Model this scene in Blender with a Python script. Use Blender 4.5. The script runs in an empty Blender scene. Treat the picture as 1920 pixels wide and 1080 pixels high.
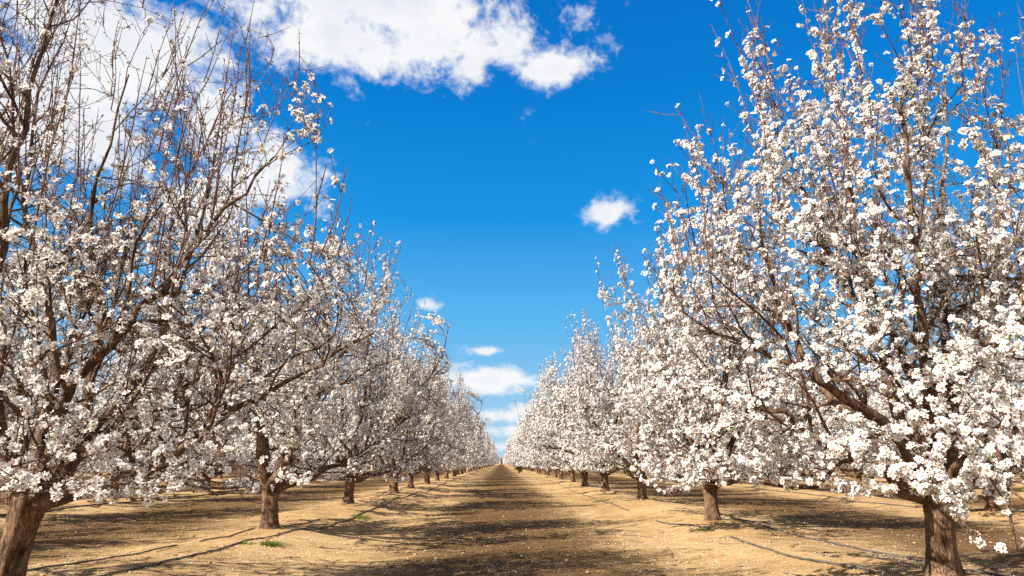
import bpy, math, random
import numpy as np
from mathutils import Vector

SC = bpy.context.scene
COL = SC.collection
R = math.radians

# ------------------------------------------------------------------ camera
cam_d = bpy.data.cameras.new('camera')
cam = bpy.data.objects.new('camera', cam_d)
COL.objects.link(cam)
cam_d.sensor_width = 36.0
cam_d.lens = 24.0
cam_d.clip_start = 0.05
cam_d.clip_end = 9000.0
CAM_Z = 1.15
TILT = math.atan(328 / 1280)
YAW = math.atan(20 / 1321)
cam.location = (0, 0, CAM_Z)
cam.rotation_euler = (R(90) + TILT, 0, -YAW)
SC.camera = cam

# ------------------------------------------------------------------ light
SUN_EL = R(41)
SUN_BACK = R(27)                       # the sun stands on the left, a little behind the camera
S = Vector((-math.cos(SUN_BACK) * math.cos(SUN_EL), -math.sin(SUN_BACK) * math.cos(SUN_EL), math.sin(SUN_EL)))
sun_d = bpy.data.lights.new('sun', 'SUN')
sun_d.energy = 5.0
sun_d.angle = R(0.53)
sun_d.color = (1.0, 0.95, 0.87)
sun = bpy.data.objects.new('sun', sun_d)
sun.rotation_euler = S.to_track_quat('Z', 'Y').to_euler()
sun.location = (-60, -20, 60)
COL.objects.link(sun)

SC.view_settings.view_transform = 'Standard'
SC.view_settings.look = 'None'
SC.view_settings.exposure = 1.3
SC.view_settings.gamma = 1.0
SC.cycles.max_bounces = 6
SC.cycles.diffuse_bounces = 3
SC.cycles.transmission_bounces = 3
SC.cycles.glossy_bounces = 2
SC.cycles.caustics_reflective = False
SC.cycles.caustics_refractive = False
SC.cycles.use_denoising = False

# ------------------------------------------------------------------ sky
def px_dir(px, py):
    """azimuth and elevation (degrees) of a direction seen in the photograph"""
    f = 1280.0
    fw = Vector((math.sin(YAW) * math.cos(TILT), math.cos(YAW) * math.cos(TILT), math.sin(TILT)))
    rt = Vector((math.cos(YAW), -math.sin(YAW), 0))
    up = rt.cross(fw)
    d = (fw + rt * ((px - 960) / f) + up * ((540 - py) / f)).normalized()
    return math.degrees(math.atan2(d.x, d.y)), math.degrees(math.asin(d.z))

world = bpy.data.worlds.new('World')
SC.world = world
world.use_nodes = True
wt = world.node_tree
wt.nodes.clear()
def wn(t, **kw):
    n = wt.nodes.new(t)
    for k, v in kw.items():
        setattr(n, k, v)
    return n
def wl(a, b):
    wt.links.new(a, b)
def wmath(op, a, b=None, c=None, clamp=False):
    n = wn('ShaderNodeMath', operation=op)
    n.use_clamp = clamp
    for i, v in enumerate((a, b, c)):
        if v is None:
            continue
        if isinstance(v, (int, float)):
            n.inputs[i].default_value = v
        else:
            wl(v, n.inputs[i])
    return n.outputs[0]
w_out = wn('ShaderNodeOutputWorld')
w_bg = wn('ShaderNodeBackground')
w_bg.inputs['Strength'].default_value = 0.10
wl(w_bg.outputs[0], w_out.inputs[0])
sky = wn('ShaderNodeTexSky', sky_type='NISHITA')
sky.sun_disc = False
sky.sun_elevation = SUN_EL
sky.sun_rotation = math.atan2(S.x, S.y)
sky.air_density = 1.0
sky.dust_density = 0.2
sky.ozone_density = 3.0
hs = wn('ShaderNodeHueSaturation')
hs.inputs['Hue'].default_value = 0.492
hs.inputs['Saturation'].default_value = 1.45
hs.inputs['Value'].default_value = 0.95
wl(sky.outputs[0], hs.inputs['Color'])
tc = wn('ShaderNodeTexCoord')
sep = wn('ShaderNodeSeparateXYZ')
wl(tc.outputs['Generated'], sep.inputs[0])
AZ = wmath('MULTIPLY', wmath('ARCTAN2', sep.outputs[0], sep.outputs[1]), 57.29578)
EL = wmath('MULTIPLY', wmath('ARCSINE', sep.outputs[2]), 57.29578)
# clear winter air: deep blue overhead, paler towards the horizon (blended over the physical sky)
air = wn('ShaderNodeValToRGB')
AIR = [(-5, (0.42, 0.60, 0.74)), (0, (0.42, 0.64, 0.82)), (5, (0.27, 0.56, 0.84)), (11, (0.115, 0.47, 0.86)), (20, (0.012, 0.30, 0.77)),
       (30, (0.004, 0.205, 0.66)), (45, (0.002, 0.13, 0.52)), (90, (0.002, 0.085, 0.38))]
while len(air.color_ramp.elements) < len(AIR):
    air.color_ramp.elements.new(0.5)
for e_, (el_, c_) in zip(air.color_ramp.elements, AIR):
    e_.position = (el_ + 10) / 100
    e_.color = (*[v * 4.06 for v in c_], 1)
wl(wmath('DIVIDE', wmath('ADD', EL, 10.0), 100.0), air.inputs[0])
skymix = wn('ShaderNodeMix', data_type='RGBA')
skymix.inputs['Factor'].default_value = 0.95
wl(hs.outputs[0], skymix.inputs['A'])
wl(air.outputs[0], skymix.inputs['B'])
# clouds: (pixel centre x, y, half width, half height, weight); each becomes a direction in the sky
CLOUDS = [
    (720, 10, 300, 85, 1.0), (640, 75, 190, 75, 1.0), (820, 70, 160, 75, 1.0), (880, 130, 60, 55, .8),
    (960, 95, 70, 75, .75), (1045, 130, 95, 42, .95), (950, 5, 90, 36, .5), (470, 20, 150, 40, .8),
    (240, 110, 210, 130, 1.0), (110, 230, 220, 130, 1.0), (400, 230, 80, 90, .85), (490, 330, 125, 90, .95),
    (380, 400, 120, 80, .9), (600, 385, 40, 50, .6), (90, 30, 160, 80, .95), (360, 60, 70, 60, .8),
    (200, 470, 110, 50, .6), (330, 640, 130, 50, .8), (40, 640, 90, 60, .7),
    (1140, 398, 62, 29, .88), (1190, 412, 50, 18, .5), (620, 250, 28, 26, .42), (803, 573, 34, 18, .85),
    (911, 658, 42, 12, .8), (922, 712, 125, 30, 1.0), (968, 705, 44, 26, .85), (860, 712, 50, 26, .75),
    (930, 780, 110, 20, .72), (985, 768, 45, 22, .8), (945, 808, 140, 16, .72), (930, 838, 160, 14, .62),
    (1690, 470, 150, 80, .7), (1850, 560, 130, 80, .65), (1600, 640, 120, 60, .55),
    (700, 760, 150, 18, .5), (1200, 780, 150, 16, .5),
]
FILL_CLOUDS = [(-95, 32, 34, 20, 1.1), (-135, 45, 40, 24, 1.2), (175, 35, 44, 22, 1.2), (130, 50, 36, 20, 1.2), (-170, 68, 90, 16, 1.2), (150, 15, 60, 12, 1.0), (-150, 14, 50, 10, 1.0), (110, 22, 30, 10, .9), (70, 45, 16, 9, .8)]  # unseen clouds added behind and overhead to whiten the fill light
mask = None
def blob(a0, e0, ra, re, w):
    global mask
    dx = wmath('MULTIPLY', wmath('SUBTRACT', AZ, a0), 1.0 / ra)
    dy = wmath('MULTIPLY', wmath('SUBTRACT', EL, e0), 1.0 / re)
    d2 = wmath('ADD', wmath('MULTIPLY', dx, dx), wmath('MULTIPLY', dy, dy))
    m = wmath('MULTIPLY', wmath('DIVIDE', 1.0, wmath('ADD', 1.0, d2)), w)
    mask = m if mask is None else wmath('SMOOTH_MAX', mask, m, 0.12)
for (px, py, rx, ry, w) in CLOUDS:
    a0, e0 = px_dir(px, py)
    ra = abs(px_dir(px + rx, py)[0] - px_dir(px - rx, py)[0]) / 2
    re = abs(px_dir(px, py + ry)[1] - px_dir(px, py - ry)[1]) / 2
    blob(a0, e0, ra, re, w)
for o in FILL_CLOUDS:
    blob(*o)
cv = wn('ShaderNodeCombineXYZ')
wl(wmath('MULTIPLY', AZ, 0.1), cv.inputs[0])
wl(wmath('MULTIPLY', EL, 0.13), cv.inputs[1])
def wnoise(scale, detail, rough, z, dist=0.0, dy=0.0):
    mp = wn('ShaderNodeMapping')
    mp.inputs['Location'].default_value = (0, dy, z)
    wl(cv.outputs[0], mp.inputs[0])
    n = wn('ShaderNodeTexNoise', noise_dimensions='3D')
    n.inputs['Scale'].default_value = scale
    n.inputs['Detail'].default_value = detail
    n.inputs['Roughness'].default_value = rough
    n.inputs['Distortion'].default_value = dist
    wl(mp.outputs[0], n.inputs['Vector'])
    return n.outputs['Fac']
n1 = wnoise(1.9, 9, 0.62, 3.7, 0.25)
n3 = wnoise(8.5, 6, 0.6, 23.0, 0.3)
n2 = wnoise(0.9, 5, 0.5, 11.0)
dens = wmath('ADD', mask, wmath('ADD', wmath('MULTIPLY', wmath('SUBTRACT', n1, 0.5), 1.15), wmath('MULTIPLY', wmath('SUBTRACT', n3, 0.5), 0.6)))
ramp = wn('ShaderNodeMapRange', interpolation_type='SMOOTHSTEP')
ramp.inputs['From Min'].default_value = 0.42
ramp.inputs['From Max'].default_value = 0.83
wl(dens, ramp.inputs['Value'])
# cloud body: white where thin and lit, soft grey where thick
body = wmath('ADD', dens, wmath('MULTIPLY', wmath('SUBTRACT', n2, 0.5), 1.6))
cr = wn('ShaderNodeValToRGB')
cr.color_ramp.elements[0].position = 0.32
cr.color_ramp.elements[0].color = (3.95, 3.95, 3.95, 1)
cr.color_ramp.elements[1].position = 0.78
cr.color_ramp.elements[1].color = (2.75, 2.95, 3.3, 1)
wl(wmath('MULTIPLY', body, 0.45), cr.inputs[0])
mix = wn('ShaderNodeMix', data_type='RGBA')
wl(wmath('MULTIPLY', ramp.outputs[0], 0.97), mix.inputs['Factor'])
wl(skymix.outputs['Result'], mix.inputs['A'])
wl(cr.outputs[0], mix.inputs['B'])
wl(mix.outputs['Result'], w_bg.inputs['Color'])
world.cycles.sampling_method = 'MANUAL'
world.cycles.sample_map_resolution = 512

# ------------------------------------------------------------------ materials
def mat(name):
    m = bpy.data.materials.new(name)
    m.use_nodes = True
    nt = m.node_tree
    nt.nodes.clear()
    out = nt.nodes.new('ShaderNodeOutputMaterial')
    return m, nt, out
def nd(nt, t, **kw):
    n = nt.nodes.new(t)
    for k, v in kw.items():
        setattr(n, k, v)
    return n
def ramp_node(nt, fac, stops):
    r = nd(nt, 'ShaderNodeValToRGB')
    e = r.color_ramp.elements
    while len(e) < len(stops):
        e.new(0.5)
    for k, (p, c) in enumerate(stops):
        e[k].position = p
        e[k].color = (c[0], c[1], c[2], 1)
    nt.links.new(fac, r.inputs[0])
    return r.outputs[0]
def noise(nt, vec, scale, detail=4, rough=0.55, dist=0.0):
    n = nd(nt, 'ShaderNodeTexNoise')
    n.inputs['Scale'].default_value = scale
    n.inputs['Detail'].default_value = detail
    n.inputs['Roughness'].default_value = rough
    n.inputs['Distortion'].default_value = dist
    nt.links.new(vec, n.inputs['Vector'])
    return n.outputs['Fac']
def mapping(nt, vec, scale=(1, 1, 1), loc=(0, 0, 0)):
    m = nd(nt, 'ShaderNodeMapping')
    m.inputs['Scale'].default_value = scale
    m.inputs['Location'].default_value = loc
    nt.links.new(vec, m.inputs[0])
    return m.outputs[0]
def mth(nt, op, a, b=None, clamp=False):
    n = nd(nt, 'ShaderNodeMath', operation=op)
    n.use_clamp = clamp
    for i, v in enumerate((a, b)):
        if v is None:
            continue
        if isinstance(v, (int, float)):
            n.inputs[i].default_value = v
        else:
            nt.links.new(v, n.inputs[i])
    return n.outputs[0]
def mixc(nt, fac, a, b, blend='MIX'):
    n = nd(nt, 'ShaderNodeMix', data_type='RGBA', blend_type=blend)
    for sock, v in ((n.inputs['Factor'], fac), (n.inputs['A'], a), (n.inputs['B'], b)):
        if isinstance(v, (int, float)):
            sock.default_value = v
        elif isinstance(v, tuple):
            sock.default_value = (v[0], v[1], v[2], 1)
        else:
            nt.links.new(v, sock)
    return n.outputs['Result']
def leafy(name, col, trans, tfac, var=None, rough=0.6):
    """thin petal or leaf: diffuse front with light passing through"""
    m, nt, out = mat(name)
    d = nd(nt, 'ShaderNodeBsdfDiffuse')
    t = nd(nt, 'ShaderNodeBsdfTranslucent')
    g = nd(nt, 'ShaderNodeNewGeometry')
    if var:
        c = ramp_node(nt, g.outputs['Random Per Island'], var)
        nt.links.new(c, d.inputs[0])
        nt.links.new(mixc(nt, 1.0, c, trans, 'MULTIPLY'), t.inputs[0])
    else:
        d.inputs[0].default_value = (*col, 1)
        t.inputs[0].default_value = (*trans, 1)
    mx = nd(nt, 'ShaderNodeMixShader')
    mx.inputs[0].default_value = tfac
    nt.links.new(d.outputs[0], mx.inputs[1])
    nt.links.new(t.outputs[0], mx.inputs[2])
    nt.links.new(mx.outputs[0], out.inputs[0])
    return m
PETAL = leafy('petal', None, (1.0, 0.98, 0.95), 0.42,
              [(0.0, (0.80, 0.78, 0.735)), (0.5, (0.86, 0.845, 0.805)), (0.85, (0.82, 0.77, 0.73)), (1.0, (0.78, 0.755, 0.68))])
HEART = leafy('flower_heart', (0.33, 0.13, 0.09), (0.4, 0.2, 0.1), 0.2,
              [(0.0, (0.26, 0.06, 0.06)), (0.5, (0.40, 0.16, 0.09)), (1.0, (0.50, 0.36, 0.10))])
BUD = leafy('bud', (0.16, 0.09, 0.05), (0.2, 0.1, 0.06), 0.1,
            [(0.0, (0.10, 0.055, 0.035)), (0.6, (0.18, 0.10, 0.05)), (1.0, (0.17, 0.16, 0.06))])
LEAF = leafy('young_leaf', (0.16, 0.24, 0.03), (1.1, 1.2, 0.5), 0.4,
             [(0.0, (0.12, 0.19, 0.02)), (1.0, (0.22, 0.28, 0.04))])
GRASS = leafy('grass', (0.10, 0.2, 0.03), (1.1, 1.2, 0.5), 0.3,
              [(0.0, (0.06, 0.10, 0.015)), (0.6, (0.11, 0.17, 0.03)), (1.0, (0.26, 0.21, 0.08))])

def bark(name, stops, sc, bump, zs=0.25, dist=0.02):
    m, nt, out = mat(name)
    p = nd(nt, 'ShaderNodeBsdfPrincipled')
    p.inputs['Roughness'].default_value = 0.85
    p.inputs['Specular IOR Level'].default_value = 0.25
    t = nd(nt, 'ShaderNodeTexCoord')
    v = mapping(nt, t.outputs['Object'], (1, 1, zs))
    n_big = noise(nt, t.outputs['Object'], 4.5, 4, 0.6, 0.6)
    n_mid = noise(nt, v, sc, 7, 0.65, 0.8)
    f = mth(nt, 'ADD', mth(nt, 'MULTIPLY', n_big, 0.55), mth(nt, 'MULTIPLY', n_mid, 0.45))
    crack = noise(nt, mapping(nt, t.outputs['Object'], (1, 1, zs * 0.6)), sc * 1.7, 3, 0.5, 1.2)
    col = mixc(nt, 1.0, ramp_node(nt, f, stops), ramp_node(nt, crack, [(0.36, (0.30, 0.27, 0.25)), (0.47, (0.9, 0.9, 0.9)), (0.7, (1.15, 1.15, 1.15))]), 'MULTIPLY')
    nt.links.new(col, p.inputs['Base Color'])
    n_mid = mth(nt, 'ADD', mth(nt, 'MULTIPLY', n_mid, 0.6), mth(nt, 'MULTIPLY', crack, 0.6))
    b = nd(nt, 'ShaderNodeBump')
    b.inputs['Strength'].default_value = bump
    b.inputs['Distance'].default_value = dist
    nt.links.new(n_mid, b.inputs['Height'])
    nt.links.new(b.outputs[0], p.inputs['Normal'])
    nt.links.new(p.outputs[0], out.inputs[0])
    return m
BARK = bark('trunk_bark', [(0.33, (0.025, 0.015, 0.010)), (0.43, (0.115, 0.062, 0.033)), (0.54, (0.26, 0.152, 0.083)), (0.70, (0.42, 0.285, 0.17))], 30, 1.0, 0.3, 0.06)
LIMB = bark('limb_bark', [(0.36, (0.03, 0.018, 0.011)), (0.48, (0.115, 0.064, 0.036)), (0.66, (0.30, 0.19, 0.115))], 26, 0.9, 0.4, 0.04)
TWIG = bark('twig_bark', [(0.3, (0.055, 0.030, 0.020)), (0.5, (0.125, 0.068, 0.045)), (0.7, (0.21, 0.13, 0.085))], 8, 0.2, 1.0)
SHOOT = bark('young_shoot_bark', [(0.3, (0.09, 0.043, 0.032)), (0.5, (0.16, 0.080, 0.056)), (0.7, (0.22, 0.13, 0.095))], 6, 0.15, 1.0)

ROWS = {-5: -34.6, -4: -26.9, -3: -19.2, -2: -11.5, -1: -3.75, 1: 3.95, 2: 11.7, 3: 19.4, 4: 27.1, 5: 34.8}

def ground_mat():
    m, nt, out = mat('sandy_soil')
    p = nd(nt, 'ShaderNodeBsdfPrincipled')
    p.inputs['Roughness'].default_value = 0.95
    p.inputs['Specular IOR Level'].default_value = 0.1
    g = nd(nt, 'ShaderNodeNewGeometry')
    pos = g.outputs['Position']
    sx = nd(nt, 'ShaderNodeSeparateXYZ')
    nt.links.new(pos, sx.inputs[0])
    big = noise(nt, mapping(nt, pos, (1, 0.6, 1)), 0.55, 5, 0.6)
    mid = noise(nt, pos, 3.2, 6, 0.65, 0.4)
    fine = noise(nt, pos, 26, 6, 0.7)
    grit = noise(nt, pos, 110, 3, 0.6)
    base = ramp_node(nt, mth(nt, 'ADD', mth(nt, 'MULTIPLY', big, 0.55), mth(nt, 'MULTIPLY', mid, 0.45)),
                     [(0.33, (0.18, 0.100, 0.040)), (0.45, (0.315, 0.194, 0.083)), (0.55, (0.395, 0.255, 0.118)), (0.68, (0.47, 0.325, 0.168))])
    base = mixc(nt, 1.0, base, ramp_node(nt, fine, [(0.28, (0.55, 0.52, 0.48)), (0.5, (0.97, 0.97, 0.96)), (0.75, (1.1, 1.1, 1.1))]), 'MULTIPLY')
    base = mixc(nt, 0.4, base, ramp_node(nt, grit, [(0.32, (0.5, 0.46, 0.42)), (0.48, (1, 1, 1)), (0.7, (1.08, 1.08, 1.08))]), 'MULTIPLY')
    # mulch of bark and hulls along the middle of every alley, widened and darkened to deepen its shade (one alley every 7.7 m)
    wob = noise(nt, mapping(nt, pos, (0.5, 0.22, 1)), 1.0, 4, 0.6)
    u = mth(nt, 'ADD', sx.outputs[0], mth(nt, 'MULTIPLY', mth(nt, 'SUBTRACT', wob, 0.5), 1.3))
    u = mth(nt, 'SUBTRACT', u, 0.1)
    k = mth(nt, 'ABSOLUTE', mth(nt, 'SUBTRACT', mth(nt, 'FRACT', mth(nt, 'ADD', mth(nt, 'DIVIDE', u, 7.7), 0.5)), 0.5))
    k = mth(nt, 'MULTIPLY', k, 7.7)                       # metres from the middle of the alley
    side = mth(nt, 'GREATER_THAN', mth(nt, 'ABSOLUTE', u), 3.85)      # wider in neighbouring alleys, painting darker shade beside the rows
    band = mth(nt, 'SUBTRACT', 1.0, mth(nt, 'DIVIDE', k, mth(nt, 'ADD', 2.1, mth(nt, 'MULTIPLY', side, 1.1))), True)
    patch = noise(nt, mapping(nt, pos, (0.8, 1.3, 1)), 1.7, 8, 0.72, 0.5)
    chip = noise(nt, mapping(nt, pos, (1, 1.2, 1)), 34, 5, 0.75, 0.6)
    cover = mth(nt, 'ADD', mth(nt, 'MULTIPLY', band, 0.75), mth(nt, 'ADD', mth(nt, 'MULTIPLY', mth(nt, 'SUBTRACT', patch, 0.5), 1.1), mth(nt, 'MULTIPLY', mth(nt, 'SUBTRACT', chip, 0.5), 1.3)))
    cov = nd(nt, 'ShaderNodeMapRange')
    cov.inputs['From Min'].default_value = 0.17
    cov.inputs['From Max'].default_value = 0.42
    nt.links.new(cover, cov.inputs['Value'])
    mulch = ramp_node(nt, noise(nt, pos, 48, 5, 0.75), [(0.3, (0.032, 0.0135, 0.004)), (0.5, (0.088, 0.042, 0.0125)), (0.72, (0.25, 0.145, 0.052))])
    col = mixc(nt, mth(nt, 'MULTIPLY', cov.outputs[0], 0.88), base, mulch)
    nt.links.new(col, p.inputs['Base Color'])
    h = mth(nt, 'ADD', mth(nt, 'MULTIPLY', mid, 0.5), mth(nt, 'ADD', mth(nt, 'MULTIPLY', fine, 0.35), mth(nt, 'MULTIPLY', grit, 0.10)))
    h = mth(nt, 'ADD', h, mth(nt, 'MULTIPLY', mth(nt, 'MULTIPLY', chip, cov.outputs[0]), 0.5))
    b = nd(nt, 'ShaderNodeBump')
    b.inputs['Strength'].default_value = 0.85
    b.inputs['Distance'].default_value = 0.06
    nt.links.new(h, b.inputs['Height'])
    nt.links.new(b.outputs[0], p.inputs['Normal'])
    nt.links.new(p.outputs[0], out.inputs[0])
    return m
SOIL = ground_mat()

def plain(name, col, rough=0.6, nscale=30, var=0.35):
    m, nt, out = mat(name)
    p = nd(nt, 'ShaderNodeBsdfPrincipled')
    p.inputs['Roughness'].default_value = rough
    t = nd(nt, 'ShaderNodeTexCoord')
    n = noise(nt, t.outputs['Object'], nscale, 4)
    lo = tuple(c * (1 - var) for c in col)
    hi = tuple(min(1, c * (1 + var)) for c in col)
    nt.links.new(ramp_node(nt, n, [(0.3, lo), (0.7, hi)]), p.inputs['Base Color'])
    nt.links.new(p.outputs[0], out.inputs[0])
    return m
HOSE = plain('dusty_black_hose', (0.085, 0.070, 0.055), 0.6, 9, 0.6)
CLOD = plain('clod_soil', (0.33, 0.21, 0.10), 0.95, 9, 0.3)
CHIP = plain('bark_chip', (0.08, 0.04, 0.016), 0.9, 5, 0.7)
STICK = plain('dry_stick', (0.17, 0.11, 0.07), 0.9, 9, 0.5)
DRYBUSH = leafy('dry_foliage', (0.25, 0.16, 0.07), (1, 1, 1), 0.2, [(0, (0.20, 0.12, 0.05)), (1, (0.36, 0.25, 0.12))])
FARLEAF = leafy('far_foliage', (0.1, 0.09, 0.08), (1, 1, 1), 0.2, [(0, (0.17, 0.14, 0.135)), (1, (0.27, 0.23, 0.215))])

# ------------------------------------------------------------------ mesh helpers
def make_mesh(name, verts, faces_list, mats, mat_idx=None, smooth=False):
    """faces_list: list of (n,k) int arrays; mat_idx: matching list of arrays or ints"""
    me = bpy.data.meshes.new(name)
    nv = len(verts)
    me.vertices.add(nv)
    me.vertices.foreach_set('co', np.ascontiguousarray(verts, dtype=np.float32).ravel())
    loops = np.concatenate([f.ravel() for f in faces_list]).astype(np.int32)
    sizes = np.concatenate([np.full(len(f), f.shape[1], np.int32) for f in faces_list])
    starts = np.concatenate([[0], np.cumsum(sizes)[:-1]]).astype(np.int32)
    me.loops.add(len(loops))
    me.loops.foreach_set('vertex_index', loops)
    me.polygons.add(len(sizes))
    me.polygons.foreach_set('loop_start', starts)
    if mat_idx is not None:
        mi = np.concatenate([np.full(len(f), i, np.int32) if np.isscalar(i) else np.asarray(i, np.int32) for f, i in zip(faces_list, mat_idx)])
        me.polygons.foreach_set('material_index', mi)
    if smooth:
        me.polygons.foreach_set('use_smooth', np.ones(len(sizes), bool))
    for m in mats:
        me.materials.append(m)
    me.update(calc_edges=True)
    return me
def obj(name, me, parent=None):
    o = bpy.data.objects.new(name, me)
    COL.objects.link(o)
    if parent:
        o.parent = parent
    return o
def tag(o, label=None, cat=None, group=None, kind=None):
    if label: o['label'] = label
    if cat: o['category'] = cat
    if group: o['group'] = group
    if kind: o['kind'] = kind
    return o

class Buf:
    """gathers vertices and faces of one mesh"""
    def __init__(self):
        self.v = []; self.f = []; self.m = []; self.n = 0
    def add(self, v, faces, mi=0):
        self.v.append(v)
        for f in faces:
            self.f.append(f + self.n)
            self.m.append(mi)
        self.n += len(v)
    def mesh(self, name, mats, smooth=False):
        if not self.v:
            return None
        return make_mesh(name, np.concatenate(self.v), self.f, mats, self.m, smooth)

def tubes(buf, P, RAD, sides, mi=0, cap=False):
    """P (n,k,3) polylines of equal point count, RAD (n,k)"""
    P = np.asarray(P, float); RAD = np.asarray(RAD, float)
    n, k, _ = P.shape
    T = np.empty_like(P)
    T[:, 1:-1] = P[:, 2:] - P[:, :-2]
    T[:, 0] = P[:, 1] - P[:, 0]
    T[:, -1] = P[:, -1] - P[:, -2]
    T /= np.maximum(np.linalg.norm(T, axis=2, keepdims=True), 1e-9)
    tot = P[:, -1] - P[:, 0]
    ref = np.where(np.abs(tot[:, 2:3]) > 0.75 * np.linalg.norm(tot, axis=1, keepdims=True), np.array([[1.0, 0.13, 0.0]]), np.array([[0.07, 0.11, 1.0]]))
    U = np.cross(T, ref[:, None, :])
    U /= np.maximum(np.linalg.norm(U, axis=2, keepdims=True), 1e-9)
    W = np.cross(T, U)
    a = np.arange(sides) * 2 * np.pi / sides
    V = P[:, :, None, :] + RAD[:, :, None, None] * (np.cos(a)[None, None, :, None] * U[:, :, None, :] + np.sin(a)[None, None, :, None] * W[:, :, None, :])
    i0 = (np.arange(n) * k * sides)[:, None, None] + (np.arange(k - 1) * sides)[None, :, None]
    s = np.arange(sides)[None, None, :]
    s2 = (s + 1) % sides
    F = np.stack([i0 + s, i0 + s2, i0 + sides + s2, i0 + sides + s], axis=-1).reshape(-1, 4)
    buf.add(V.reshape(-1, 3), [F], mi)

# ------------------------------------------------------------------ terrain
rng0 = np.random.default_rng(5)
_wx = rng0.uniform(-1, 1, (26, 4))
def lumps(x, y):
    z = np.zeros_like(x)
    for i in range(26):
        fr = 0.35 * 1.22 ** i
        ang = _wx[i, 0] * 3.14
        z += np.sin((x * math.cos(ang) + y * math.sin(ang)) * fr + _wx[i, 1] * 9 + 1.7 * np.sin(0.41 * fr * (x * math.sin(ang) - y * math.cos(ang)) + _wx[i, 2] * 7)) * 0.018 / (fr ** 0.68)
    return z
MOUNDS = [(-3.75, 5.8), (3.95, 6.5), (-3.75, 11.9), (3.95, 13.1), (-3.75, 18.0), (3.95, 19.7), (-3.75, 24.2), (3.95, 26.4), (-11.5, 15.3), (-11.5, 21.6), (11.7, 16.8), (11.7, 23.1)]
def terrain(x, y):
    x = np.asarray(x, float); y = np.asarray(y, float)
    z = np.zeros_like(x)
    for r in ROWS.values():
        wv = 1 + 0.28 * np.sin(y * 0.9 + r) * np.sin(y * 0.37 + 2 * r)
        xo = x - r - 0.12 * np.sin(y * 0.55 + r * 3)
        z += 0.105 * wv * np.exp(-np.abs(xo / 0.98) ** 3)
    for (mx, my) in MOUNDS:
        z += 0.05 * np.exp(-(((x - mx) ** 2 + (y - my) ** 2) / 0.36) ** 1.0)
    fall = np.exp(-np.maximum(np.abs(x) - 45, 0) / 40) * np.exp(-np.maximum(y - 120, 0) / 100)
    fine = np.exp(-np.maximum(y - 25, 0) / 20)
    return (z + lumps(x, y) * 0.58 * np.clip(fine + 0.25, 0, 1)) * fall
def tz(x, y):
    return float(terrain(np.array([x]), np.array([y]))[0])

def build_ground():
    xs = list(np.arange(-7.0, 7.001, 0.07))
    st = 0.09
    while xs[-1] < 4500:
        xs.append(xs[-1] + st); st *= 1.045 if xs[-1] < 40 else 1.2
    st = 0.09
    while xs[0] > -4500:
        xs.insert(0, xs[0] - st); st *= 1.045 if xs[0] > -40 else 1.2
    ys = [5.0]
    while ys[-1] < 7000:
        d = ys[-1]
        ys.append(d + (max(0.05, d * 0.0085) if d < 120 else d * 0.03))
    st = 0.2
    while ys[0] > -3000:
        ys.insert(0, ys[0] - st); st *= 1.25
    xs = np.array(xs); ys = np.array(ys)
    X, Y = np.meshgrid(xs, ys)
    Z = terrain(X, Y)
    V = np.stack([X, Y, Z], -1).reshape(-1, 3)
    nx, ny = len(xs), len(ys)
    i = (np.arange(ny - 1) * nx)[:, None] + np.arange(nx - 1)[None, :]
    F = np.stack([i, i + 1, i + nx + 1, i + nx], -1).reshape(-1, 4)
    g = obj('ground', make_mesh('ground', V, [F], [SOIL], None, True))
    tag(g, 'sandy tan orchard soil with low berms and a mulch strip along each alley, painted darker for shade', 'ground', kind='structure')
build_ground()

# ------------------------------------------------------------------ trees
def unit(v):
    return v / max(np.linalg.norm(v), 1e-9)

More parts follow.
